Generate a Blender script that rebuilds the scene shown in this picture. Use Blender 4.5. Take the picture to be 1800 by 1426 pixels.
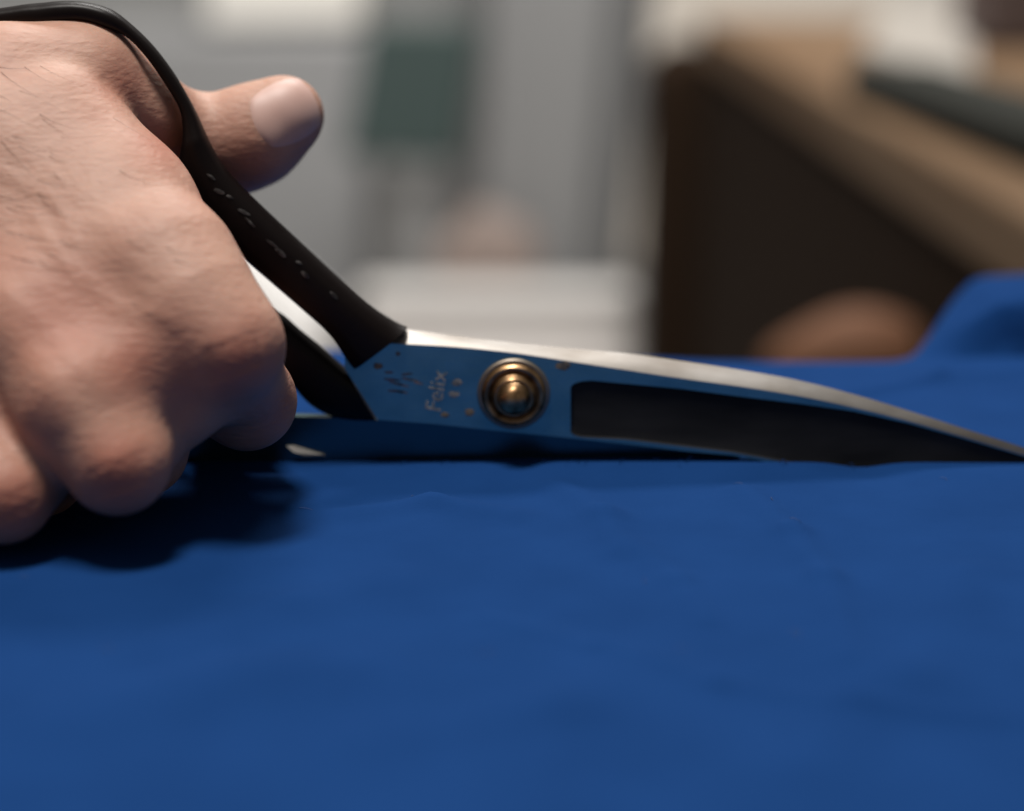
import bpy, bmesh, math, random
import numpy as np
from mathutils import Vector, Matrix
from mathutils.bvhtree import BVHTree
random.seed(7); np.random.seed(7)
for o in list(bpy.data.objects): bpy.data.objects.remove(o)
SC = bpy.context.scene; COL = SC.collection
CM = 0.01                                   # everything below is written in centimetres

# ------------------------------------------------------------------ camera
PITCH = math.radians(15.0); DIST = 50.0; WIDE = 26.0
FW = np.array([0, math.cos(PITCH), -math.sin(PITCH)]); UP = np.array([0, math.sin(PITCH), math.cos(PITCH)])
P0 = np.array([0, 0, 1.38]); CAM = P0 - DIST*FW
cd = bpy.data.cameras.new('camera'); cam = bpy.data.objects.new('camera', cd); COL.objects.link(cam)
cam.location = Vector(CAM*CM); cam.rotation_euler = (math.pi/2 - PITCH, 0, 0)
cd.sensor_width = 36; cd.lens = 36*DIST/WIDE; cd.clip_start = 0.01; cd.clip_end = 100
cd.dof.use_dof = True; cd.dof.focus_distance = (DIST-3.4)*CM; cd.dof.aperture_fstop = 4.4; cd.dof.aperture_blades = 0
SC.camera = cam

# ------------------------------------------------------------------ room light
w = bpy.data.worlds.new('World'); SC.world = w; w.use_nodes = True
bg = w.node_tree.nodes['Background']; bg.inputs[0].default_value = (1.0, 0.95, 0.90, 1); bg.inputs[1].default_value = 0.14
def area(name, loc, target, size, watts, color):
    l = bpy.data.lights.new(name, 'AREA'); l.shape = 'RECTANGLE'; l.size = size[0]*CM; l.size_y = size[1]*CM; l.energy = watts; l.color = color
    o = bpy.data.objects.new(name, l); COL.objects.link(o); o.location = Vector(loc)*CM
    d = Vector(target) - Vector(loc); o.rotation_euler = d.to_track_quat('-Z', 'Y').to_euler()   # long side runs towards the viewer
    return o
area('overhead_light', (-16, -17, 148), (0, 0, 0), (25, 42), 27.0, (1.0, 0.955, 0.90))
area('overhead_light', (10, 190, 215), (10, 330, -40), (120, 120), 140.0, (1.0, 0.97, 0.93))  # unseen light added to brighten the background behind the table
SC.view_settings.view_transform = 'Standard'; SC.view_settings.look = 'None'
SC.view_settings.exposure = 0; SC.view_settings.gamma = 1

# ------------------------------------------------------------------ helpers
def at(px, py, Y):
    """centimetre point seen at photo pixel (px, py) in the upright plane y = Y"""
    d = FW + np.array([(px-900)/1800*WIDE/DIST, 0, 0]) - UP*((py-713)/1800*WIDE/DIST)
    return CAM + d*((Y-CAM[1])/d[1])
def pxcm(Y): return 1800/WIDE*DIST/(DIST+Y)      # pixels in one cm at depth Y
def project(p):
    r = np.asarray(p) - CAM; z = r@FW
    return 900 + r[..., 0]/z*DIST/WIDE*1800, 713 - (r@UP)/z*DIST/WIDE*1800
def mat(name, color, rough=0.5, metal=0.0, **kw):
    m = bpy.data.materials.new(name); m.use_nodes = True
    b = m.node_tree.nodes['Principled BSDF']
    b.inputs['Base Color'].default_value = (*color, 1); b.inputs['Roughness'].default_value = rough; b.inputs['Metallic'].default_value = metal
    for k, v in kw.items(): b.inputs[k.replace('_', ' ')].default_value = v
    return m
def N(m, t, **kw):
    n = m.node_tree.nodes.new(t)
    for k, v in kw.items():
        if k.startswith('i_'): n.inputs[k[2:].replace('_', ' ')].default_value = v
        else: setattr(n, k, v)
    return n
def L(m, a, ao, b, bi): m.node_tree.links.new(a.outputs[ao], b.inputs[bi])
def coords(m, scale):
    t = N(m, 'ShaderNodeTexCoord'); mp = N(m, 'ShaderNodeMapping'); mp.inputs['Scale'].default_value = scale
    L(m, t, 'Object', mp, 'Vector'); return mp
def mottle(m, c1, c2, scale, mapscale=(1, 1, 1), detail=4, lo=0.35, hi=0.65):
    b = m.node_tree.nodes['Principled BSDF']; mp = coords(m, mapscale)
    n = N(m, 'ShaderNodeTexNoise', i_Scale=scale, i_Detail=detail); L(m, mp, 0, n, 'Vector')
    r = N(m, 'ShaderNodeValToRGB'); r.color_ramp.elements[0].position = lo; r.color_ramp.elements[1].position = hi
    r.color_ramp.elements[0].color = (*c1, 1); r.color_ramp.elements[1].color = (*c2, 1)
    L(m, n, 0, r, 0); L(m, r, 0, b, 'Base Color'); return r
def bump(m, scale, strength, dist, mapscale=(1, 1, 1), detail=3, prev=None):
    b = m.node_tree.nodes['Principled BSDF']; mp = coords(m, mapscale)
    n = N(m, 'ShaderNodeTexNoise', i_Scale=scale, i_Detail=detail); L(m, mp, 0, n, 'Vector')
    bp = N(m, 'ShaderNodeBump'); bp.inputs['Strength'].default_value = strength; bp.inputs['Distance'].default_value = dist
    L(m, n, 0, bp, 'Height')
    if prev: L(m, prev, 0, bp, 'Normal')
    L(m, bp, 0, b, 'Normal'); return bp
def mesh(name, verts, faces, m, parent=None, smooth=True):
    me = bpy.data.meshes.new(name); me.from_pydata([tuple(np.asarray(v)*CM) for v in verts], [], faces)
    bm = bmesh.new(); bm.from_mesh(me); bmesh.ops.recalc_face_normals(bm, faces=bm.faces); bm.to_mesh(me); bm.free()
    if m: me.materials.append(m)
    if smooth: me.polygons.foreach_set('use_smooth', [True]*len(me.polygons))
    o = bpy.data.objects.new(name, me); COL.objects.link(o)
    if parent: o.parent = parent
    return o
def empty(name, loc=(0, 0, 0)):
    o = bpy.data.objects.new(name, None); COL.objects.link(o); o.location = Vector(loc)*CM; o.empty_display_size = 0.02
    return o
def tag(o, label=None, cat=None, group=None, kind=None):
    for k, v in (('label', label), ('category', cat), ('group', group), ('kind', kind)):
        if v: o[k] = v
    return o
def split(o, deg=30):
    me = o.data; bm = bmesh.new(); bm.from_mesh(me)
    for e in bm.edges: e.smooth = not (len(e.link_faces) == 2 and e.calc_face_angle() > math.radians(deg))
    bm.to_mesh(me); bm.free(); return o
def bevel(o, wcm, seg=3, deg=30):
    b = o.modifiers.new('bevel', 'BEVEL'); b.width = wcm*CM; b.segments = seg; b.limit_method = 'ANGLE'; b.angle_limit = math.radians(deg); b.harden_normals = False
    return o
def under(o, parent):
    """parent a world-space mesh to a placed Empty without moving it"""
    o.parent = parent; o.matrix_parent_inverse = Matrix.Translation(parent.location).inverted(); return o
def curve(pts):
    xs, ys = zip(*pts)
    return lambda x: np.interp(x, xs, ys)
def smooth_curve(pts):
    """Catmull-Rom style cubic through the points"""
    xs = np.array([p[0] for p in pts], float); ys = np.array([p[1] for p in pts], float)
    d = np.diff(ys)/np.diff(xs); m = np.concatenate([[d[0]], (d[:-1]+d[1:])/2, [d[-1]]])
    def f(x):
        x = np.clip(x, xs[0], xs[-1]); i = np.clip(np.searchsorted(xs, x)-1, 0, len(xs)-2); h = xs[i+1]-xs[i]; t = (x-xs[i])/h
        return (2*t**3-3*t**2+1)*ys[i]+(t**3-2*t**2+t)*h*m[i]+(-2*t**3+3*t**2)*ys[i+1]+(t**3-t**2)*h*m[i+1]
    return f
def lathe(name, prof, centre, m, parent, n=48):
    """turn (radius, forward) profile about the axis through centre that points at -y"""
    vs, fs = [], []
    for r, f in prof:
        for k in range(n):
            a = 2*math.pi*k/n; vs.append(np.array(centre) + [r*math.cos(a), -f, r*math.sin(a)])
    for i in range(len(prof)-1):
        for k in range(n): fs.append((i*n+k, i*n+(k+1) % n, (i+1)*n+(k+1) % n, (i+1)*n+k))
    fs.append(tuple(range(n))); fs.append(tuple(range((len(prof)-1)*n, len(prof)*n)))
    return split(mesh(name, vs, fs, m, parent), 40)
def box(name, x0, x1, y0, y1, z0, z1, m, parent=None, rot=0, bev=0.4):
    c = np.array([(x0+x1)/2, (y0+y1)/2]); R = np.array([[math.cos(rot), -math.sin(rot)], [math.sin(rot), math.cos(rot)]])
    vs = []
    for z in (z0, z1):
        for x, y in ((x0, y0), (x1, y0), (x1, y1), (x0, y1)):
            q = c + R@(np.array([x, y])-c); vs.append((q[0], q[1], z))
    o = mesh(name, vs, [(0, 1, 2, 3), (4, 5, 6, 7), (0, 1, 5, 4), (1, 2, 6, 5), (2, 3, 7, 6), (3, 0, 4, 7)], m, parent, smooth=False)
    if bev: bevel(o, bev)
    return o

# ------------------------------------------------------------------ materials
M_cloth = mat('blue_cloth', (0.02, 0.085, 0.33), 0.95)
M_cloth.node_tree.nodes['Principled BSDF'].inputs['Specular IOR Level'].default_value = 0.04
mottle(M_cloth, (0.0058, 0.0335, 0.128), (0.0070, 0.038, 0.143), 30, detail=5)
_b = bump(M_cloth, 2400, 0.22, 0.0003, (1, .12, 1), 2); _b = bump(M_cloth, 2400, 0.22, 0.0003, (.12, 1, 1), 2, _b); bump(M_cloth, 120, 0.08, 0.002, (1, 1, 1), 4, _b)
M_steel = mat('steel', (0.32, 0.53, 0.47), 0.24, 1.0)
mottle(M_steel, (0.20, 0.37, 0.34), (0.33, 0.52, 0.46), 110, (.6, 1, 1), 6, .3, .7); bump(M_steel, 300, 0.10, 0.0005, (0.15, 1, 1), 5); bump_w = N(M_steel, 'ShaderNodeTexNoise', i_Scale=160.0, i_Detail=5.0); rm = N(M_steel, 'ShaderNodeMapRange'); rm.inputs[3].default_value = .2; rm.inputs[4].default_value = .42; L(M_steel, bump_w, 0, rm, 0); L(M_steel, rm, 0, M_steel.node_tree.nodes['Principled BSDF'], 'Roughness')
M_spine = mat('ground_steel', (0.27, 0.255, 0.24), 0.5, 1.0); mottle(M_spine, (0.22, 0.20, 0.18), (0.31, 0.295, 0.28), 130, (.35, 1, 1)); bump(M_spine, 220, 0.12, 0.0006, (0.2, 1, 1), 4)
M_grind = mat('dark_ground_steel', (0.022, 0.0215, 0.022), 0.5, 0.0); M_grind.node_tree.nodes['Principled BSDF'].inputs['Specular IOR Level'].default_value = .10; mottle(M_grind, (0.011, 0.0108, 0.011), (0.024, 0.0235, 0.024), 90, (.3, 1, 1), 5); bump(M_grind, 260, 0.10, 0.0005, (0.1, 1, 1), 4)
M_bar = mat('dark_reflect_steel', (0.10, 0.17, 0.18), 0.3, 1.0); bump(M_bar, 300, 0.06, 0.0004, (0.15, 1, 1), 4)
M_brass = mat('brass', (0.62, 0.40, 0.19), 0.35, 1.0); mottle(M_brass, (0.13, 0.075, 0.038), (0.52, 0.32, 0.165), 260, detail=6, lo=.32, hi=.68); bump(M_brass, 500, .15, .0004)
M_bolt_steel = mat('stained_steel', (0.26, 0.22, 0.18), 0.5, 1.0)
M_black = mat('black_paint', (0.0045, 0.0022, 0.0020), 0.42); bump(M_black, 350, 0.12, 0.0005, detail=3)
M_black.node_tree.nodes['Principled BSDF'].inputs['Specular IOR Level'].default_value = 0.18
M_fleck = mat('worn_glint_paint', (0.07, 0.066, 0.062), 0.45); mottle(M_fleck, (0.005, 0.003, 0.003), (0.085, 0.08, 0.076), 520, lo=.40, hi=.72)
M_mark = mat('engraving', (0.2, 0.2, 0.2), 0.7); mottle(M_mark, (0.03, 0.05, 0.07), (0.30, 0.285, 0.28), 420, lo=.34, hi=.56)
M_rust = mat('rust', (0.17, 0.13, 0.10), 0.8); mottle(M_rust, (0.04, 0.05, 0.06), (0.19, 0.15, 0.115), 500, lo=.38, hi=.6)

# ------------------------------------------------------------------ scissors
sc_root = empty('scissors', (0, 0, 0))
tag(sc_root, 'steel tailor scissors with black handles and brass bolt cutting the blue cloth', 'scissors')
YF, YB = -0.35, 0.0
sp = smooth_curve([(600, 573), (715, 579), (800, 590), (900, 602), (1000, 612), (1100, 621), (1200, 635), (1300, 650), (1400, 668), (1500, 693), (1600, 723), (1700, 755), (1800, 787), (1880, 817)])
ed = smooth_curve([(600, 600), (715, 604), (800, 609), (900, 619), (1000, 634), (1100, 649), (1200, 664), (1300, 678), (1400, 694), (1500, 715), (1600, 740), (1700, 769), (1800, 799), (1880, 822)])
bo = curve([(606, 648), (664, 738), (760, 745), (860, 756), (980, 768), (1100, 781), (1200, 793), (1290, 801), (1400, 822), (1550, 836), (1700, 836), (1800, 830), (1880, 825)])
rt = curve([(1000, 672), (1040, 669), (1200, 684), (1300, 697), (1400, 709), (1500, 723), (1600, 745), (1700, 773), (1800, 802), (1880, 823)])
rb = curve([(1000, 768), (1100, 773), (1200, 785), (1290, 796), (1400, 816), (1550, 832), (1700, 832), (1800, 827), (1880, 824.5)])
xs = np.concatenate([np.linspace(606, 664, 12), np.linspace(672, 1000, 42), np.linspace(1003, 1040, 14), np.linspace(1050, 1880, 84)])
def blade_column(x):
    t = min(ed(x), bo(x)-2); s = min(sp(x), t-1.0); b = bo(x); dep = 0.0; r0, r1 = t+(b-t)*.35, t+(b-t)*.7
    if x >= 1003:
        r0, r1 = max(rt(x), t+.6), min(rb(x), b-.4); mid = (r0+r1)/2; u = min(1, (x-1003)/26); k = math.sqrt(1-(1-u)**2) if u < 1 else 1
        half = (r1-r0)/2*(0.80+0.20*k); r0, r1 = mid-half, mid+half; dep = 0.055*min(1, (x-1003)/5)
    th = 0.35*min(1, max(0.12, (1890-x)/500))
    yf = YB-th; e = min(6, (r1-r0)*.2)
    return [at(x, b, yf), at(x, r1, yf), at(x, r1-e*.5, yf+dep*.5), at(x, r1-e*3.2, yf+dep*1.1), at(x, r0+e*.3, yf+dep), at(x, r0, yf),
            at(x, t+1.5, yf), at(x, t-1.5, yf+.03*th/.35), at(x, s+2, YB-.04*th/.35), at(x, s, YB), at(x, b, YB)]
cols = [blade_column(x) for x in xs]; nr = len(cols[0])
vs = [p for c in cols for p in c]; fm, fg, fsn = [], [], []
for i in range(len(cols)-1):
    for j in range(nr):
        f = (i*nr+j, (i+1)*nr+j, (i+1)*nr+(j+1) % nr, i*nr+(j+1) % nr)
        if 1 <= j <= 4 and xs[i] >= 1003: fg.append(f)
        elif 6 <= j <= 8: fsn.append(f)
        else: fm.append(f)
fm += [tuple(range(nr)), tuple((len(cols)-1)*nr+k for k in range(nr))]
def sub(name, faces, m, parent):
    used = sorted({v for f in faces for v in f}); mp = {v: k for k, v in enumerate(used)}
    return mesh(name, [vs[v] for v in used], [tuple(mp[v] for v in f) for f in faces], m, parent)
blade = sub('blade', fm, M_steel, sc_root); split(blade, 25)
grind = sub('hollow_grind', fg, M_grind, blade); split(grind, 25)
spine = sub('spine', fsn, M_spine, blade); split(spine, 50)

# lower blade: bar along the cloth behind the upper one, its dark reflections in the colour
tb = smooth_curve([(300, 738), (480, 731), (660, 737), (900, 744), (1300, 775)])
bb = smooth_curve([(300, 810), (420, 811), (600, 813), (860, 815), (1000, 812), (1250, 805), (1300, 803)])
vs = []; xs2 = np.linspace(300, 1300, 60)
for x in xs2:
    t, b = tb(x), bb(x); vs += [at(x, b, .12), at(x, t+1, .02), at(x, t-5, .34), at(x, b, .36)]
fs = [(i*4+j, (i+1)*4+j, (i+1)*4+(j+1) % 4, i*4+(j+1) % 4) for i in range(59) for j in range(4)] + [(0, 1, 2, 3), (236, 237, 238, 239)]
lower = mesh('blade', vs, fs, M_bar, sc_root); split(lower, 25); lower['label'] = 'lower blade with dark reflections painted in, lying along the cloth'
gl = [at(503, 784, .05), at(517, 783, .06), at(572, 800, .03), at(535, 801, -.04), at(518, 796, -.05)]
glb = [p + np.array([0, .25, 0]) for p in gl]
mesh('glint_wedge', gl+glb, [(0, 1, 2, 3, 4), (5, 6, 7, 8, 9)] + [(k, (k+1) % 5, 5+(k+1) % 5, 5+k) for k in range(5)], M_spine, lower, smooth=False)  # pale wedge added to stand in for a glint on the bar

# handles: swept bars with a bevelled oval section
PROF = [(1.0, 0.12), (0.93, 0.45), (0.74, 0.80), (0.42, 0.97), (0, 1.0), (-.42, .98), (-.78, .86), (-.95, .5), (-1.0, .1)]
PROF = PROF + [(a, -b) for a, b in reversed(PROF)]
def handle(stations, Y, thick, name, ridge=False):
    # densify the stations with a Catmull-Rom spline
    S = np.array([[*a, *b] for a, b in stations], float); out = []
    for i in range(len(S)-1):
        p0, p1, p2, p3 = S[max(i-1, 0)], S[i], S[i+1], S[min(i+2, len(S)-1)]
        for t in np.linspace(0, 1, 6, endpoint=False):
            out.append(.5*((2*p1)+(-p0+p2)*t+(2*p0-5*p1+4*p2-p3)*t*t+(-p0+3*p1-3*p2+p3)*t**3))
    out.append(S[-1]); vs, n = [], len(PROF)
    for q in out:
        a, b = at(q[0], q[1], Y), at(q[2], q[3], Y); c = (a+b)/2; h = (a-b)/2; hw = np.linalg.norm(h)
        th = min(thick, hw*1.1+.1)
        for u, v in PROF: vs.append(c+h*u+np.array([0, -th*v, 0]))
    k = len(out)
    fs = [(i*n+j, (i+1)*n+j, (i+1)*n+(j+1) % n, i*n+(j+1) % n) for i in range(k-1) for j in range(n)] + [tuple(range(n)), tuple((k-1)*n+j for j in range(n))]
    return split(mesh(name, vs, fs, M_black, sc_root), 50)
upper_st = [((716, 576), (622, 647)), ((694, 566), (611, 634)), ((650, 536), (578, 586)), ((600, 493), (530, 541)), ((540, 437), (470, 489)), ((480, 381), (415, 441)),
            ((428, 331), (360, 385)), ((398, 298), (322, 322)), ((378, 268), (314, 291)), ((360, 232), (321, 250)), ((346, 200), (321, 210)), ((330, 170), (312, 182)),
            ((305, 128), (287, 141)), ((272, 84), (256, 98)), ((235, 47), (222, 64)), ((195, 17), (183, 47)), ((150, 4), (147, 38)), ((110, 2), (108, 40)), ((75, 5), (75, 46)),
            ((30, 10), (34, 50)), ((-40, 26), (-28, 64)), ((-110, 80), (-80, 105)), ((-145, 170), (-110, 180)), ((-145, 250), (-108, 240)), ((-95, 330), (-72, 300)),
            ((0, 380), (10, 345)), ((110, 400), (115, 360)), ((220, 392), (215, 345)), ((310, 370), (285, 318))]
lower_st = [((612, 652), (664, 738)), ((592, 634), (625, 738)), ((562, 608), (588, 732)), ((527, 579), (548, 712)), ((497, 553), (515, 675)), ((468, 538), (482, 625)), ((420, 520), (425, 590)),
            ((340, 500), (340, 560)), ((200, 490), (200, 540)), ((60, 520), (70, 570)), ((-40, 600), (0, 630)), ((-60, 690), (-15, 680)), ((-20, 765), (10, 720)), ((90, 785), (90, 740)),
            ((220, 780), (220, 730)), ((330, 750), (320, 700)), ((420, 720), (410, 670)), ((490, 680), (465, 630))]
h1 = handle(upper_st, -0.18, 0.46, 'handle'); h1['label'] = 'upper black handle with the thumb ring'
h2 = handle(lower_st, 0.20, 0.42, 'handle'); h2['label'] = 'lower black handle behind the curled fingers'

def bvh_of(o):
    return BVHTree.FromPolygons([v.co.copy() for v in o.data.vertices], [p.vertices[:] for p in o.data.polygons])
def hit(bvh, px, py):
    a = Vector(CAM*CM); d = (Vector(at(px, py, 0)*CM)-a).normalized(); return bvh.ray_cast(a, d)
# wear flecks along the upper handle ridge, its specular streaks painted in too
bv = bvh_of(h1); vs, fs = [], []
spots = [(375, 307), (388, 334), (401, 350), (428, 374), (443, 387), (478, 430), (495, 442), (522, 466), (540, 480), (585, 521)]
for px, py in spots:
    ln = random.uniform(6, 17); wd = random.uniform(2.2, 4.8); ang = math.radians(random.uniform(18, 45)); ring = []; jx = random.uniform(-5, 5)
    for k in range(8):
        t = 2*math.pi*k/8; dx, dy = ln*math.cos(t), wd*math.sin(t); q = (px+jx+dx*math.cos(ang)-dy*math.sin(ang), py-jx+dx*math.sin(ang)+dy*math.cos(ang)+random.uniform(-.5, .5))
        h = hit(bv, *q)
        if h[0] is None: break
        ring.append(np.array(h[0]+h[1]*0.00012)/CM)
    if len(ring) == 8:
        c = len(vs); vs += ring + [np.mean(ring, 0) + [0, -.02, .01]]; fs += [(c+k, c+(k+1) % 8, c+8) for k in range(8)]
fl = mesh('wear_glint_flecks', vs, fs, M_fleck, h1); fl['kind'] = 'stuff'

# pivot bolt
BC = at(903, 692, YF); K = 1/pxcm(YF)
bolt = empty('bolt', (0, 0, 0)); bolt.parent = sc_root
washer = lathe('washer', [(64*K, -.02), (64*K, .05), (61*K, .09), (50*K, .09)], BC, M_bolt_steel, bolt)
nut = lathe('nut', [(56*K, .05), (57*K, .12), (55*K, .20), (51*K, .25), (46*K, .25), (43*K, .22), (41*K, .20), (38*K, .24), (35*K, .40), (33*K, .43), (30*K, .43), (28*K, .40)], BC, M_brass, bolt)
dome = lathe('dome_cap', [(30*K, .30), (30*K, .48), (28.5*K, .56), (25*K, .66), (20*K, .75), (13*K, .82), (6*K, .85), (1*K, .855)], BC, M_brass, bolt)

# engraved writing and spots on the blade face
def engrave(text, px, py, size_px, ang, name, m):
    cu = bpy.data.curves.new(name, 'FONT'); cu.body = text; cu.size = size_px/pxcm(YF)*CM; cu.extrude = 0.00008; cu.align_x = 'CENTER'; cu.align_y = 'CENTER'
    to = bpy.data.objects.new(name, cu); COL.objects.link(to)
    bpy.context.view_layer.update(); me = bpy.data.meshes.new_from_object(to.evaluated_get(bpy.context.evaluated_depsgraph_get())); bpy.data.objects.remove(to)
    me.materials.clear(); me.materials.append(m)
    o = bpy.data.objects.new(name, me); COL.objects.link(o); o.parent = blade
    o.location = Vector(at(px, py, YF-.006)*CM); o.rotation_euler = (math.pi/2, 0, 0)
    o.rotation_euler = (Matrix.Rotation(-math.radians(ang), 3, 'Y') @ Matrix.Rotation(math.pi/2, 3, 'X')).to_euler()
    return o
engrave('Felix', 768, 688, 40, 80, 'engraving', M_mark)
M_faint = mat('faint_engraving', (0.13, 0.105, 0.125), 0.7); mottle(M_faint, (0.03, 0.05, 0.07), (0.16, 0.13, 0.15), 420, lo=.4, hi=.62)
vs, fs = [], []
for px, py, l, tl in ((690, 668, 15, .1), (702, 676, 18, .25), (722, 668, 16, .2), (696, 688, 14, .05), (716, 658, 10, -.1), (736, 674, 8, .2), (684, 655, 8, .0), (708, 690, 9, .1)):
    k = len(vs)
    for dx, dy in ((-l, -1.6), (l*.2, -2.2), (l, -.4), (l*.8, 1.4), (-l*.3, 2.0), (-l, .8)): vs.append(at(px+dx, py+dy+dx*tl, YF-.01))
    fs.append(tuple(range(k, k+6)))
mesh('engraving', vs, fs, M_faint, blade)
def spot(px, py, r, m=M_rust, name='rust_spot'):
    c = at(px, py, YF-.004); vs = [c+np.array([0, -.008, 0])]; n = 9
    for k in range(n):
        a = 2*math.pi*k/n; q = r*random.uniform(.7, 1.2)/pxcm(YF); vs.append(c+np.array([q*math.cos(a)*1.15, 0, q*.8*math.sin(a)]))
    o = mesh(name, vs, [(0, 1+k, 1+(k+1) % n) for k in range(n)], m, blade); return o
for s in ((664, 644, 9), (826, 724, 10), (992, 643, 12), (700, 622, 5), (783, 730, 7)): spot(*s)
for s in ((803, 672, 8), (797, 694, 9)): spot(*s, M_mark, 'engraving')

# ------------------------------------------------------------------ hand
def seg(X, a, b, ra, rb):
    d = b-a; t = np.clip(((X-a)@d)/(d@d), 0, 1)
    return np.linalg.norm(X-a-t[..., None]*d, axis=-1) - (ra+(rb-ra)*t)
def smin(a, b, k):
    h = np.clip(.5+.5*(b-a)/k, 0, 1); return b+(a-b)*h-k*h*(1-h)
def smax(a, b, k): return -smin(-a, -b, k)
def J(px, py, Y, r): return at(px, py, Y), r/pxcm(Y)
def chain(X, pts, k=.35):
    out = None
    for (a, ra), (b, rb) in zip(pts[:-1], pts[1:]):
        s = seg(X, a, b, ra, rb); out = s if out is None else smin(out, s, k)
    return out
HAND = dict(
 index=[J(95, 240, -1.5, 128), J(205, 374, -2.8, 130), J(292, 482, -4.5, 121), J(345, 546, -5.3, 104), J(402, 606, -5.8, 87), J(434, 705, -3.0, 77), J(395, 705, .3, 68)],
 middle=[J(-60, 330, -2.0, 140), J(66, 588, -5.3, 126), J(138, 706, -6.7, 106), J(206, 812, -7.4, 83), J(246, 790, -4.6, 74), J(200, 740, -1.2, 66)],
 ring=[J(-170, 400, -3.0, 130), J(-95, 720, -6.2, 100), J(5, 868, -7.4, 78), J(70, 830, -4.0, 70), J(40, 760, -1.6, 62)],
 little=[J(-260, 450, -3.6, 120), J(-220, 740, -6.6, 90), J(-150, 880, -7.4, 66), J(-90, 850, -4.2, 60), J(-90, 790, -2.4, 54)],
 web=[J(40, 330, -2.1, 135), J(150, 500, -4.1, 132), J(240, 640, -5.6, 104), J(318, 712, -5.6, 64)],
 web3=[J(105, 770, -6.3, 88), J(30, 830, -6.5, 76)],
 web2=[J(-60, 560, -4.7, 115), J(20, 720, -5.6, 88)],
 thumb=[J(20, 172, -.7, 128), J(140, 156, .05, 112), J(235, 205, .7, 87), J(330, 253, 1.75, 80), J(410, 254, 1.85, 78), J(452, 234, 1.85, 78), J(500, 203, 1.85, 67)],
 arm=[J(-40, 330, -1.9, 160), J(-260, 120, -1.6, 190), J(-520, -60, -1.6, 215), J(-1300, -480, -2.0, 270)],
)
lo = np.array([-29.0, -10.0, -.2]); hi = np.array([-3.6, 4.2, 16.5]); VX = 0.085
dims = np.ceil((hi-lo)/VX).astype(int)
gx, gy, gz = [lo[i]+VX*np.arange(dims[i]) for i in range(3)]
def field(X):
    f = chain(X, HAND['arm'], 1.2)
    fi = {k: chain(X, HAND[k], .6) for k in ('index', 'middle', 'ring', 'little')}
    # webbing between the fingers is filled near the palm only: two blends of different softness
    g = smin(smin(fi['index'], fi['middle'], 1.0), smin(fi['ring'], fi['little'], .5), .35)
    palm = smin(seg(X, *[J(60, 400, -2.0, 1)[0], J(120, 620, -3.2, 1)[0]], 1.9, 1.5), seg(X, J(-120, 500, -3.0, 1)[0], J(-60, 700, -4.4, 1)[0], 1.9, 1.3), .6)
    # index - middle valley
    g = smin(g, palm, .5); g = smin(g, chain(X, HAND['web']), 1.1); g = smin(g, chain(X, HAND['web2']), .7); g = smin(g, chain(X, HAND['web3']), .5); f = smin(f, g, 1.2)
    f = smin(f, chain(X, HAND['thumb'], .5), .30)
    return f
F = np.empty(dims, np.float32)
for i0 in range(0, dims[0], 24):
    X = np.stack(np.meshgrid(gx[i0:i0+24], gy, gz, indexing='ij'), -1); F[i0:i0+24] = field(X)
F[0] = np.maximum(F[0], .05); F[-1] = .05; F[:, 0] = np.maximum(F[:, 0], .05); F[:, -1] = np.maximum(F[:, -1], .05); F[:, :, 0] = np.maximum(F[:, :, 0], .05); F[:, :, -1] = np.maximum(F[:, :, -1], .05)
def surface_nets(F, lo, h):
    S = F < 0; n = np.array(F.shape)-1
    corner = [(i, j, k) for i in (0, 1) for j in (0, 1) for k in (0, 1)]
    sl = lambda A, c: A[c[0]:c[0]+n[0], c[1]:c[1]+n[1], c[2]:c[2]+n[2]]
    cnt = sum(sl(S, c).astype(np.int8) for c in corner); act = (cnt > 0) & (cnt < 8); idx = np.argwhere(act)
    pos = np.zeros((len(idx), 3)); wt = np.zeros(len(idx)); ii = idx.T
    for a in corner:
        for ax in range(3):
            if a[ax]: continue
            b = list(a); b[ax] = 1
            fa = F[ii[0]+a[0], ii[1]+a[1], ii[2]+a[2]]; fb = F[ii[0]+b[0], ii[1]+b[1], ii[2]+b[2]]
            m = (fa < 0) != (fb < 0); t = np.where(m, fa/np.where(m, fa-fb, 1), 0)
            p = np.tile(np.array(a, float), (len(idx), 1)); p[:, ax] += t
            pos[m] += p[m]; wt[m] += 1
    V = lo+h*(idx+pos/wt[:, None]); vid = -np.ones(n, np.int64); vid[tuple(ii)] = np.arange(len(idx)); Q = []
    for ax in range(3):
        u, v = (ax+1) % 3, (ax+2) % 3; A = np.moveaxis(S, ax, 0); e = A[:-1] != A[1:]; e = np.moveaxis(e, 0, ax)
        E = np.argwhere(e); E = E[(E[:, u] > 0) & (E[:, v] > 0) & (E[:, u] < n[u]) & (E[:, v] < n[v])]
        q = []
        for du, dv in ((-1, -1), (0, -1), (0, 0), (-1, 0)):
            c = E.copy(); c[:, u] += du; c[:, v] += dv; q.append(vid[c[:, 0], c[:, 1], c[:, 2]])
        q = np.stack(q, 1); fl = ~S[tuple(E.T)]; q[fl] = q[fl][:, ::-1]; Q.append(q)
    return V, np.concatenate(Q)
V, Q = surface_nets(F, lo, VX)
# relax the grid pattern a little
def relax(V, Q, it=4):
    e = np.unique(np.sort(np.concatenate([Q[:, [0, 1]], Q[:, [1, 2]], Q[:, [2, 3]], Q[:, [3, 0]]]), 1), axis=0)
    deg = np.bincount(e.ravel(), minlength=len(V))[:, None]
    for k in range(it):
        acc = np.zeros_like(V)
        for c in range(3): acc[:, c] = np.bincount(e[:, 0], V[e[:, 1], c], len(V))+np.bincount(e[:, 1], V[e[:, 0], c], len(V))
        V = V+(.55 if k % 2 == 0 else -.40)*(acc/deg-V)
    return V
V = relax(V, Q, 8)
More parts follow.
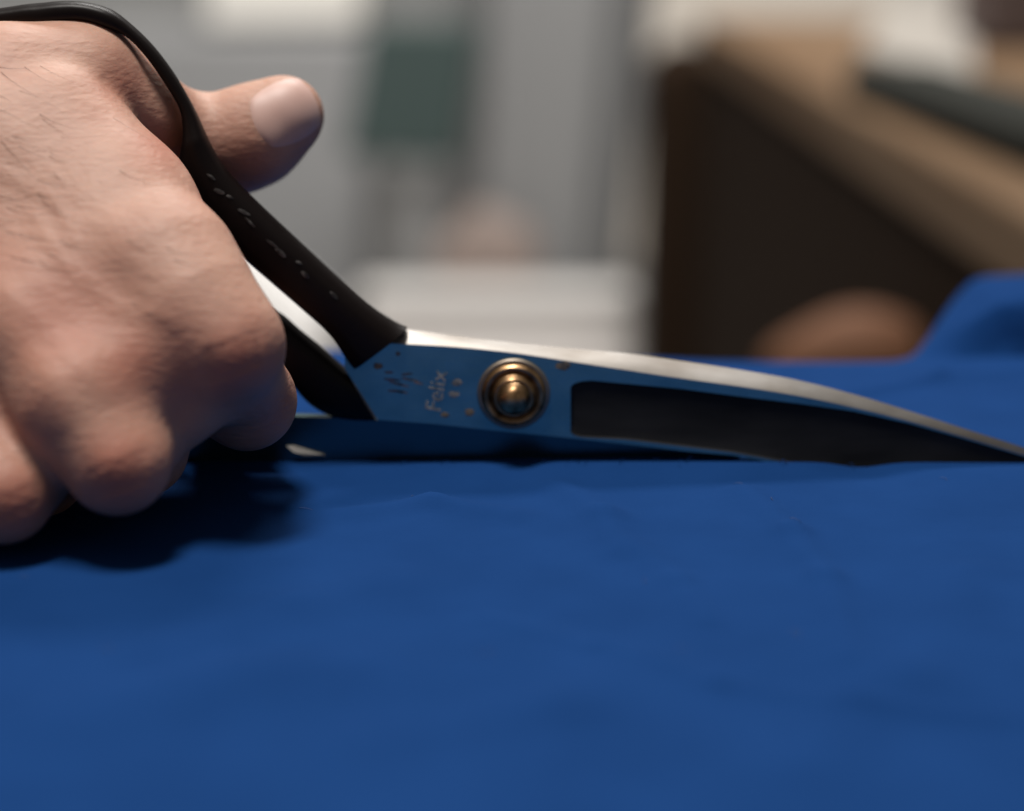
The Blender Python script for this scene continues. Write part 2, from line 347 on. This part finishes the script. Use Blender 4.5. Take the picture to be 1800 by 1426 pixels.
# relief: tendons, veins, knuckle folds, pushed along the normal
def normals(V, Q):
    nf = np.cross(V[Q[:, 2]]-V[Q[:, 0]], V[Q[:, 3]]-V[Q[:, 1]]); nv = np.zeros_like(V)
    for k in range(4):
        for c in range(3): nv[:, c] += np.bincount(Q[:, k], nf[:, c], len(V))
    return nv/np.maximum(np.linalg.norm(nv, axis=1, keepdims=True), 1e-9)
NV = normals(V, Q); PX, PY = project(V); front = np.clip(-NV[:, 1]*1.5+NV[:, 2]*.6, 0, 1)*(V[:, 1] < .2)
def dist_line(pts):
    d = np.full(len(V), 1e9)
    for (x0, y0), (x1, y1) in zip(pts[:-1], pts[1:]):
        dx, dy = x1-x0, y1-y0; t = np.clip(((PX-x0)*dx+(PY-y0)*dy)/(dx*dx+dy*dy), 0, 1)
        d = np.minimum(d, np.hypot(PX-x0-t*dx, PY-y0-t*dy))
    return d
def ridge(pts, wpx, hcm): return hcm*np.exp(-(dist_line(pts)/wpx)**2)*front
off = np.zeros(len(V))
off += ridge([(30, 240), (180, 400), (330, 560), (395, 640)], 42, .05)      # index tendon
off += ridge([(-40, 480), (60, 640), (190, 815)], 40, .07)                   # middle tendon
off += ridge([(60, 380), (120, 470), (210, 540), (300, 560)], 18, .03)       # vein
off += ridge([(0, 300), (90, 350), (130, 420)], 15, .025)
off += ridge([(20, 520), (110, 600), (180, 690)], 18, .025)
off -= ridge([(185, 140), (215, 180), (260, 228), (322, 296)], 12, .05)       # web fold
for x, y, n_, s in ((408, 630, 5, 13), (205, 840, 5, 12), (20, 890, 4, 12)):
    for k in range(n_):
        o = (k-(n_-1)/2)*s; off -= ridge([(x-50, y+o+14), (x, y+o), (x+48, y+o-22)], 3.8, .034)
rs = np.random.RandomState(3)
for k in range(70):
    x, y = rs.uniform(-20, 330), rs.uniform(130, 780); l = rs.uniform(15, 60); a = rs.uniform(.15, .75)
    off -= ridge([(x, y), (x+l*math.cos(a), y+l*math.sin(a)*.8)], rs.uniform(2.5, 5), rs.uniform(.003, .008))
V = V+NV*off[:, None]
# skin redness follows the joints and the finger ends (pigment, not light)
red = np.zeros(len(V))
for x, y, r, s in ((420, 640, 75, .9), (300, 640, 110, .55), (205, 840, 90, .9), (20, 890, 80, .9), (110, 570, 130, .6), (240, 640, 90, .7), (20, 480, 110, .3), (410, 300, 70, .7), (290, 250, 55, .6), (215, 150, 50, .5), (470, 730, 70, .6), (60, 730, 90, .5)):
    red = np.maximum(red, s*np.exp(-((PX-x)**2+(PY-y)**2)/r**2))
M_skin = mat('skin', (0.5, 0.32, 0.24), 0.55)
b = M_skin.node_tree.nodes['Principled BSDF']
b.inputs['Subsurface Weight'].default_value = 0.35; b.inputs['Subsurface Radius'].default_value = (1.0, .4, .25); b.inputs['Subsurface Scale'].default_value = 0.005
b.inputs['Specular IOR Level'].default_value = 0.35
rmp = mottle(M_skin, (0.395, 0.218, 0.160), (0.47, 0.28, 0.21), 90, detail=5, lo=.3, hi=.7)
at_n = N(M_skin, 'ShaderNodeAttribute', attribute_name='redness'); mx = N(M_skin, 'ShaderNodeMix', data_type='RGBA')
mx.inputs[7].default_value = (0.40, 0.145, 0.098, 1)
L(M_skin, at_n, 'Fac', mx, 0); M_skin.node_tree.links.new(rmp.outputs[0], mx.inputs[6]); M_skin.node_tree.links.new(mx.outputs[2], b.inputs['Base Color'])
p0 = bump(M_skin, 230, .20, .0010, (.35, 1, 1.9), 5); p1 = bump(M_skin, 420, .30, .0008, (1, 1, 2.2), 5, p0)
vo = N(M_skin, 'ShaderNodeTexVoronoi', i_Scale=520.0); mpv = coords(M_skin, (1, 1, 1.6)); L(M_skin, mpv, 0, vo, 'Vector')
b2 = N(M_skin, 'ShaderNodeBump'); b2.inputs['Strength'].default_value = .12; b2.inputs['Distance'].default_value = .0004
L(M_skin, vo, 'Distance', b2, 'Height'); L(M_skin, p1, 0, b2, 'Normal'); L(M_skin, b2, 0, b, 'Normal')
me = bpy.data.meshes.new('person'); me.from_pydata((V*CM).tolist(), [], Q.tolist()); me.materials.append(M_skin)
me.polygons.foreach_set('use_smooth', [True]*len(me.polygons))
ra = me.attributes.new('redness', 'FLOAT', 'POINT'); ra.data.foreach_set('value', red.astype(np.float32))
person = bpy.data.objects.new('person', me); COL.objects.link(person)
tag(person, 'bare right hand gripping the black scissor handles, thumb pushed through the ring', 'hand')
bvp = bvh_of(person)
print('hand verts', len(V), 'zmin', V[:, 2].min())

# thumb nail: a thin curved plate on the thumb's end
M_nail = mat('nail', (0.54, 0.36, 0.31), 0.5); mottle(M_nail, (0.50, 0.32, 0.275), (0.56, 0.37, 0.32), 120)
nc = np.array([502, 198.0]); ax = np.array([.90, -.43]); ay = np.array([.43, .90]); NA, NB = 16, 16; grid = {}; vs = []; fs = []
for i in range(NA+1):
    for j in range(NB+1):
        u, v = 2*i/NA-1, 2*j/NB-1
        su, sv = u*math.sqrt(1-.42*v*v), v*math.sqrt(1-.38*u*u)
        q = nc+ax*su*63+ay*sv*60
        h = hit(bvp, *q)
        e = max(abs(u), abs(v))
        if h[0] is None: continue
        grid[i, j] = len(vs); vs.append(np.array(h[0]+h[1]*(0.00032*(1-e**6)-.0002*(e > .97)))/CM)
for i in range(NA):
    for j in range(NB):
        k = [(i, j), (i+1, j), (i+1, j+1), (i, j+1)]
        if all(q in grid for q in k): fs.append(tuple(grid[q] for q in k))
if fs: mesh('thumbnail', vs, fs, M_nail, person)

# fine dark hairs on the back of the hand
M_hair = mat('hair', (0.15, 0.09, 0.06), 0.6); vs, fs = [], []
for k in range(64):
    if k < 52: x, y = rs.uniform(-40, 110), rs.uniform(110, 460)
    else: x, y = rs.uniform(60, 330), rs.uniform(200, 560)
    ln = rs.uniform(30, 95); a = math.radians(rs.uniform(8, 48)); cv = rs.uniform(-.5, .2); pts = []
    for t in np.linspace(0, 1, 7):
        q = (x+ln*t*math.cos(a+cv*t), y+ln*t*math.sin(a+cv*t)); h = hit(bvp, *q)
        if h[0] is None: break
        pts.append(np.array(h[0]+h[1]*(.00002+.0009*t*(1-.6*t)))/CM)
    if len(pts) < 7: continue
    base = len(vs); rr = rs.uniform(.004, .009)
    for t, p in zip(np.linspace(0, 1, 7), pts):
        r = rr*(1-.8*t)
        for d in ((0, -.5, 1), (.8, -.3, -.5), (-.8, -.3, -.5)): vs.append(p+r*np.array(d))
    for i in range(6):
        for j in range(3): fs.append((base+i*3+j, base+i*3+(j+1) % 3, base+i*3+3+(j+1) % 3, base+i*3+3+j))
hr = mesh('hair', vs, fs, M_hair, person); hr['kind'] = 'stuff'

# ------------------------------------------------------------------ cloth
def far_y(x):
    px = 900+x*(1800/WIDE)*DIST/(DIST+11); t = np.clip((px-1560)/220, 0, 1); return 11.0+1.1*np.clip((1240-px)/650, 0, 1.4)+.15*np.sin(px/140)+4.6*t*t*(3-2*t)
def tab_xy(px, py):
    d = at(px, py, 0)-CAM; p = CAM+d*((0-CAM[2])/d[2]); return p[0], p[1]
CREASE = [([tab_xy(*q) for q in pts], wd, h) for pts, wd, h in (
    ([(1310, 860), (1390, 930), (1450, 1010), (1490, 1150)], .45, .05), ([(860, 1075), (1060, 1130), (1260, 1195), (1500, 1235), (1830, 1262)], .30, .035),
    ([(980, 850), (1060, 900), (1090, 960)], .5, .05), ([(1120, 950), (1190, 1010), (1240, 1080)], .4, .035), ([(300, 1130), (520, 1060), (700, 1010)], .9, .05),
    ([(100, 1260), (420, 1200), (640, 1170)], 1.3, .07), ([(640, 1300), (980, 1240), (1150, 1160)], .9, .04), ([(1400, 1340), (1600, 1180), (1700, 1000)], .8, .04),
    ([(600, 900), (760, 880), (900, 900)], .5, .05), ([(1500, 690), (1650, 660), (1800, 655)], .35, .06))]
nxv, nyv, nd = 420, 300, 26
X = np.linspace(-48, 48, nxv); verts = []
def rid(x, y, x0, y0, x1, y1, wd, h):
    dx, dy = x1-x0, y1-y0; L2 = dx*dx+dy*dy; t = np.clip(((x-x0)*dx+(y-y0)*dy)/L2, 0, 1); d = np.hypot(x-x0-t*dx, y-y0-t*dy); return h*np.exp(-(d/wd)**2)
def cz(x, y):
    z = -.10+.035*np.sin(x*.31+y*.22)+.035*np.sin(x*.17-y*.35+1.3)
    for k, (pts, wd, h) in enumerate(CREASE):
        for (a, b), (c, d) in zip(pts[:-1], pts[1:]): z = z+rid(x, y, a, b, c, d, wd*.95, h*3.2)
    z = z+.09*np.exp(-((y+.9)/.6)**2)/(1+np.exp(-(x+4.5)*3))-.16*np.exp(-((x-8.9)/.75)**2-((y+.6)/.9)**2)
    px = 900+x*(1800/WIDE)*DIST/(DIST+13)
    s = np.interp(px, [1592, 1640, 1690, 1738, 1765, 1810, 2000], [0, .27, .60, .92, .98, 1, 1.08])
    z = z+(.16*s)*np.exp(-((y-10.6)/.6)**2)
    u = np.clip((y-11.3)/.45, 0, 1); z = z+1.75*s*u*u*(3-2*u)
    z = z-.9*s*np.exp(-((px-1815-30*(y-11.5))/45)**2)*np.exp(-((y-11.7)/.5)**2)
    return z
rows = []
for x in X:
    fy = float(far_y(x)); ys = -42+(fy+42)*np.linspace(0, 1, nyv)**.75; zs = cz(np.full(nyv, x), ys); col = list(zip(np.full(nyv, x), ys, zs))
    z0 = col[-1][2]
    for k in range(1, nd+1):
        t = k/nd; a = min(1, t*5)*math.pi/2; col.append((x, fy+.5*math.sin(a)+.25*t*math.sin(x*.5)*3*t, z0-.5*(1-math.cos(a))-22*max(0, t-.2)))
    rows.append(col)
n = len(rows[0]); fs = [(i*n+j, (i+1)*n+j, (i+1)*n+j+1, i*n+j+1) for i in range(nxv-1) for j in range(n-1)]
cl = mesh('cloth', [p for r in rows for p in r], fs, M_cloth)
tag(cl, 'bright blue cloth spread over the table under the scissors', 'cloth')
# lint and loose threads on the cloth
rl = np.random.RandomState(11)
def fibres(name, n, region, lmax, rad, m, lift):
    vs, fs = [], []
    for k in range(n):
        x, y = region(); a = rl.uniform(0, math.pi*2); ln = rl.uniform(.3, 1)*lmax; cv = rl.uniform(-2.2, 2.2); b0 = len(vs); p = np.array([x, y])
        for i in range(6):
            t = i/5; z = float(cz(p[0], p[1]))+rad+lift*math.sin(math.pi*t)
            for d in ((0, 0, 1), (.8, .4, -.4), (-.8, -.4, -.4)): vs.append(np.array([p[0], p[1], z])+rad*(1-.5*t)*np.array(d))
            p = p+ln/5*np.array([math.cos(a+cv*t), math.sin(a+cv*t)])
        for i in range(5):
            for j in range(3): fs.append((b0+i*3+j, b0+i*3+(j+1) % 3, b0+i*3+3+(j+1) % 3, b0+i*3+3+j))
    o = mesh(name, vs, fs, m, cl); o['kind'] = 'stuff'; return o
fibres('lint', 14, lambda: (rl.uniform(-12, 12), rl.uniform(-13, -1.5)), .45, .009, mat('lint', (.05, .08, .19), .9), .03)
fibres('loose_thread', 16, lambda: (rl.uniform(-4, 9), rl.uniform(-.75, -.5)), .55, .010, M_cloth, .12)
# table below the cloth
M_table = mat('table_wood', (0.16, 0.10, 0.06), .6)
table = empty('table', (0, -14, -75)); tag(table, 'table hidden under the blue cloth', 'table')
under(box('tabletop', -46, 46, -40, 9.4, -3.6, -.75, M_table), table)
for lx in (-42, 42):
    for ly in (-36, 6): under(box('leg', lx-2.5, lx+2.5, ly-2.5, ly+2.5, -75, -3.6, M_table), table)

# ------------------------------------------------------------------ blurred room behind
M_floor = mat('floor', (0.20, 0.195, 0.19), .7); mottle(M_floor, (.17, .165, .16), (.23, .225, .22), 3)
M_wall = mat('wall', (0.30, 0.30, 0.30), .9); mottle(M_wall, (.28, .28, .28), (.40, .40, .39), 2)
fl = mesh('floor', [(-600, -200, -75), (600, -200, -75), (600, 620, -75), (-600, 620, -75)], [(0, 1, 2, 3)], M_floor, smooth=False); fl['kind'] = 'structure'
wl = box('wall', -600, 600, 560, 575, -75, 200, M_wall, bev=0); wl['kind'] = 'structure'
def slab(name, quad, Y, depth, m, parent=None, bev=1.0):
    """upright board whose front outline is given in photo pixels at depth Y"""
    f = [at(px, py, Y) for px, py in quad]; bk = [p+np.array([0, depth, 0]) for p in f]; n = len(f)
    o = mesh(name, f+bk, [tuple(range(n)), tuple(range(n, 2*n))]+[(k, (k+1) % n, n+(k+1) % n, n+k) for k in range(n)], m, parent, smooth=False)
    if bev: bevel(o, bev, 2)
    return o
FL = -75
def floor_py(Y):
    lo_, hi_ = 0., 2000.
    for _ in range(40):
        m_ = (lo_+hi_)/2
        if at(900, m_, Y)[2] > FL: lo_ = m_
        else: hi_ = m_
    return lo_
# grey cabinet, left
Y = 330; f = floor_py(Y)
M_gcab = mat('grey_paint', (.235, .235, .237), .6)
cab = slab('grey_cabinet', [(-200, 62), (640, 62), (640, f), (-200, f)], Y, 60, M_gcab)
tag(cab, 'low grey cabinet behind the thumb, out of focus', 'cabinet')
M_cream = mat('cream_card', (.66, .635, .59), .8)
cb = slab('carton', [(360, -110), (642, -110), (634, 42), (360, 46)], Y+6, 40, M_cream); tag(cb, 'cream white carton on top of the grey cabinet', 'box')
# dark green board
Y = 300; f = floor_py(Y)
M_green = mat('green_paint', (.030, .050, .047), .6)
gb = empty('green_board', at(735, f, Y+6)); tag(gb, 'dark green board on a thin post in front of the grey cloth roll', 'board')
under(slab('board_panel', [(648, 38), (848, 38), (806, 288), (602, 274)], Y, 3, M_green), gb)
under(slab('post', [(728, 200), (742, 200), (742, f), (728, f)], Y+3.4, 1.4, M_gcab, bev=.2), gb)
# grey standing roll of cloth
M_roll = mat('grey_cloth', (.20, .20, .20), .9)
Y = 320; f = floor_py(Y); vs, fs, nk, nl = [], [], 96, 12
for i in range(nl+1):
    t = i/nl; py = -160+(f+160)*t; cx = 985-55*t; hw = 165-25*t
    for k in range(nk):
        a = 2*math.pi*k/nk; rr = hw/pxcm(Y)*(1+.10*math.sin(6*a+2.2)+.04*math.sin(11*a)); c = at(cx, py, Y); vs.append(c+np.array([rr*math.cos(a), rr*math.sin(a), 0]))
for i in range(nl):
    for k in range(nk): fs.append((i*nk+k, i*nk+(k+1) % nk, (i+1)*nk+(k+1) % nk, (i+1)*nk+k))
fs += [tuple(range(nk)), tuple(nl*nk+k for k in range(nk))]
ro = mesh('cloth_roll', vs, fs, M_roll); tag(ro, 'tall upright roll of grey cloth behind the scissors', 'cloth roll')
# white box
M_white = mat('white_card', (.52, .50, .48), .8)
Y = 285; f = floor_py(Y)
wb = empty('white_box', at(870, f, Y)); tag(wb, 'low white box on the floor behind the scissor bolt', 'box')
under(slab('box_body', [(640, 522), (1108, 522), (1108, f), (640, f)], Y, 9, mat('white_lifted_side', (.68, .64, .61), .8)), wb)  # body painted paler than the lid to offset shade on its upright face
under(slab('lid', [(632, 516), (1114, 516), (1114, 540), (632, 540)], Y-1, 11, M_white), wb)
Y = 278; f = floor_py(Y)
ws = slab('white_carton', [(330, 425), (420, 455), (565, 575), (565, f), (330, f)], Y, 22, mat('white_paper', (.80, .78, .76), .8)); tag(ws, 'bright white carton seen through the gap between the handles', 'box')
# brown bundle
M_brown = mat('brown_leather', (.20, .155, .135), .8)
bb_ = bmesh.new(); bmesh.ops.create_icosphere(bb_, subdivisions=4, radius=1)
c = at(862, 458, 300)
bv_ = [np.array(v.co)*np.array([9.5, 5, 9.5])*(1+.08*math.sin(5*v.co.x+3*v.co.z))*np.array([1, 1, 1 if v.co.z > 0 else (c[2]-FL)/9.9]) + c for v in bb_.verts]; bf = [tuple(v.index for v in f_.verts) for f_ in bb_.faces]; bb_.free()
bu = mesh('brown_sack', bv_, bf, M_brown); tag(bu, 'pale brown sack standing behind the low white box', 'sack')
# workbench at right: its left edge runs away from the viewer
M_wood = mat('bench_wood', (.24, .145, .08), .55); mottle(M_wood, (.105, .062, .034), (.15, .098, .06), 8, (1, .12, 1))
M_dark = mat('dark_bag_shade', (.019, .011, .0065), .9)
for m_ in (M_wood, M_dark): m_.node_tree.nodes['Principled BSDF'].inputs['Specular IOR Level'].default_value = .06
zt = at(1230, 85, 250)[2]+4.5
bench = empty('workbench', (70, 170, FL)); tag(bench, 'wooden workbench with tan top edge and shade built as a dark side, at right', 'workbench')
def quadprism(name, pts, z0, z1, m, bev=.6):
    vs = [(x, y, z) for z in (z0, z1) for x, y in pts]
    o = mesh(name, vs, [(0, 1, 2, 3), (4, 5, 6, 7), (0, 1, 5, 4), (1, 2, 6, 5), (2, 3, 7, 6), (3, 0, 4, 7)], m, smooth=False); bevel(o, bev, 2); return under(o, bench)
fx = at(1225, 85, 250)[0]
nearp = (fx+4.6, 60); farp = (fx, 250)
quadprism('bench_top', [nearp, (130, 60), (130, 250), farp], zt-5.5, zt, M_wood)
quadprism('shade_panel', [(nearp[0]+.6, 64), (126, 64), (126, 246), (farp[0]+.6, 246)], FL, zt-5.5, M_dark)  # shade beneath the bench top built as a near black panel
# things on and around the bench
M_dgrey = mat('dark_grey_cloth', (.028, .029, .026), 1.0); M_dgrey.node_tree.nodes['Principled BSDF'].inputs['Specular IOR Level'].default_value = .05
def onz(px, py, z):
    d = at(px, py, 0)-CAM; return CAM+d*((z-CAM[2])/d[2])
a, b_ = onz(1480, 172, zt), onz(1815, 308, zt)
d = b_-a; pn = np.array([d[1], -d[0]])/np.hypot(d[0], d[1]); pn = pn if pn[0] > 0 else -pn; wv = 9
pts = [a[:2], b_[:2], b_[:2]+pn*wv, a[:2]+pn*wv]
o = mesh('folded_cloth', [(q[0], q[1], z) for z in (zt+.02, zt+3.4) for q in pts], [(0, 1, 2, 3), (4, 5, 6, 7), (0, 1, 5, 4), (1, 2, 6, 5), (2, 3, 7, 6), (3, 0, 4, 7)], M_dgrey, smooth=False); bevel(o, 1.0)
tag(o, 'long dark grey folded cloth lying on the workbench', 'cloth')
Yb = 254; o = slab('dark_bag', [(1145, 130), (1190, 88), (1300, 92), (1330, 130), (1330, floor_py(Yb)), (1125, floor_py(Yb))], Yb, 22, M_dark, bev=2.5)
tag(o, 'tall near black bag standing at the far end of the workbench', 'bag')
M_glow = mat('orange_glow', (.115, .043, .014), .8)
bb_ = bmesh.new(); bmesh.ops.create_icosphere(bb_, subdivisions=4, radius=1)
c = at(1520, 662, 104); bv_ = [np.array(v.co)*np.array([8.6, 3.5, 5.6])*(1+.06*math.sin(4*v.co.x+2)+.05*math.sin(5*v.co.z))*np.array([1, 1, 1 if v.co.z > 0 else (c[2]-FL)/6.4]) + c for v in bb_.verts]; bf = [tuple(v.index for v in f_.verts) for f_ in bb_.faces]; bb_.free()
ob = mesh('orange_glow_shape', bv_, bf, M_glow); tag(ob, 'tall soft orange brown shape standing in for a glow beside the dark side of the workbench', 'sack')  # warm glow low beside the bench, built as a solid shape
M_cw = mat('cream_wall_panel', (.55, .50, .44), .8)
cw = slab('cream_panel', [(1085, -160), (1720, -160), (1720, floor_py(420)), (1085, floor_py(420))], 420, 6, M_cw); tag(cw, 'cream panel standing behind the workbench', 'panel')
e0, e1 = at(1718, 150, 190), at(1960, -70, 190)
ch = box('brown_box', e0[0], e1[0], 190, 206, zt+.02, e1[2], mat('red_brown', (.075, .05, .045), .7), bev=1.5); tag(ch, 'dark reddish brown box standing on the workbench at the right edge', 'box')
M_sheet = mat('white_sheet', (.25, .23, .205), .9)
q4 = [onz(px, py, zt)[:2] for px, py in ((1515, 100), (1585, -30), (1700, -30), (1712, 165))]
o = mesh('paper_sheet', [(q[0], q[1], z) for z in (zt+.03, zt+1.2) for q in q4], [(0, 1, 2, 3), (4, 5, 6, 7), (0, 1, 5, 4), (1, 2, 6, 5), (2, 3, 7, 6), (3, 0, 4, 7)], M_sheet, smooth=False)
tag(o, 'pale stack of paper lying on the workbench behind the dark folded cloth', 'paper')
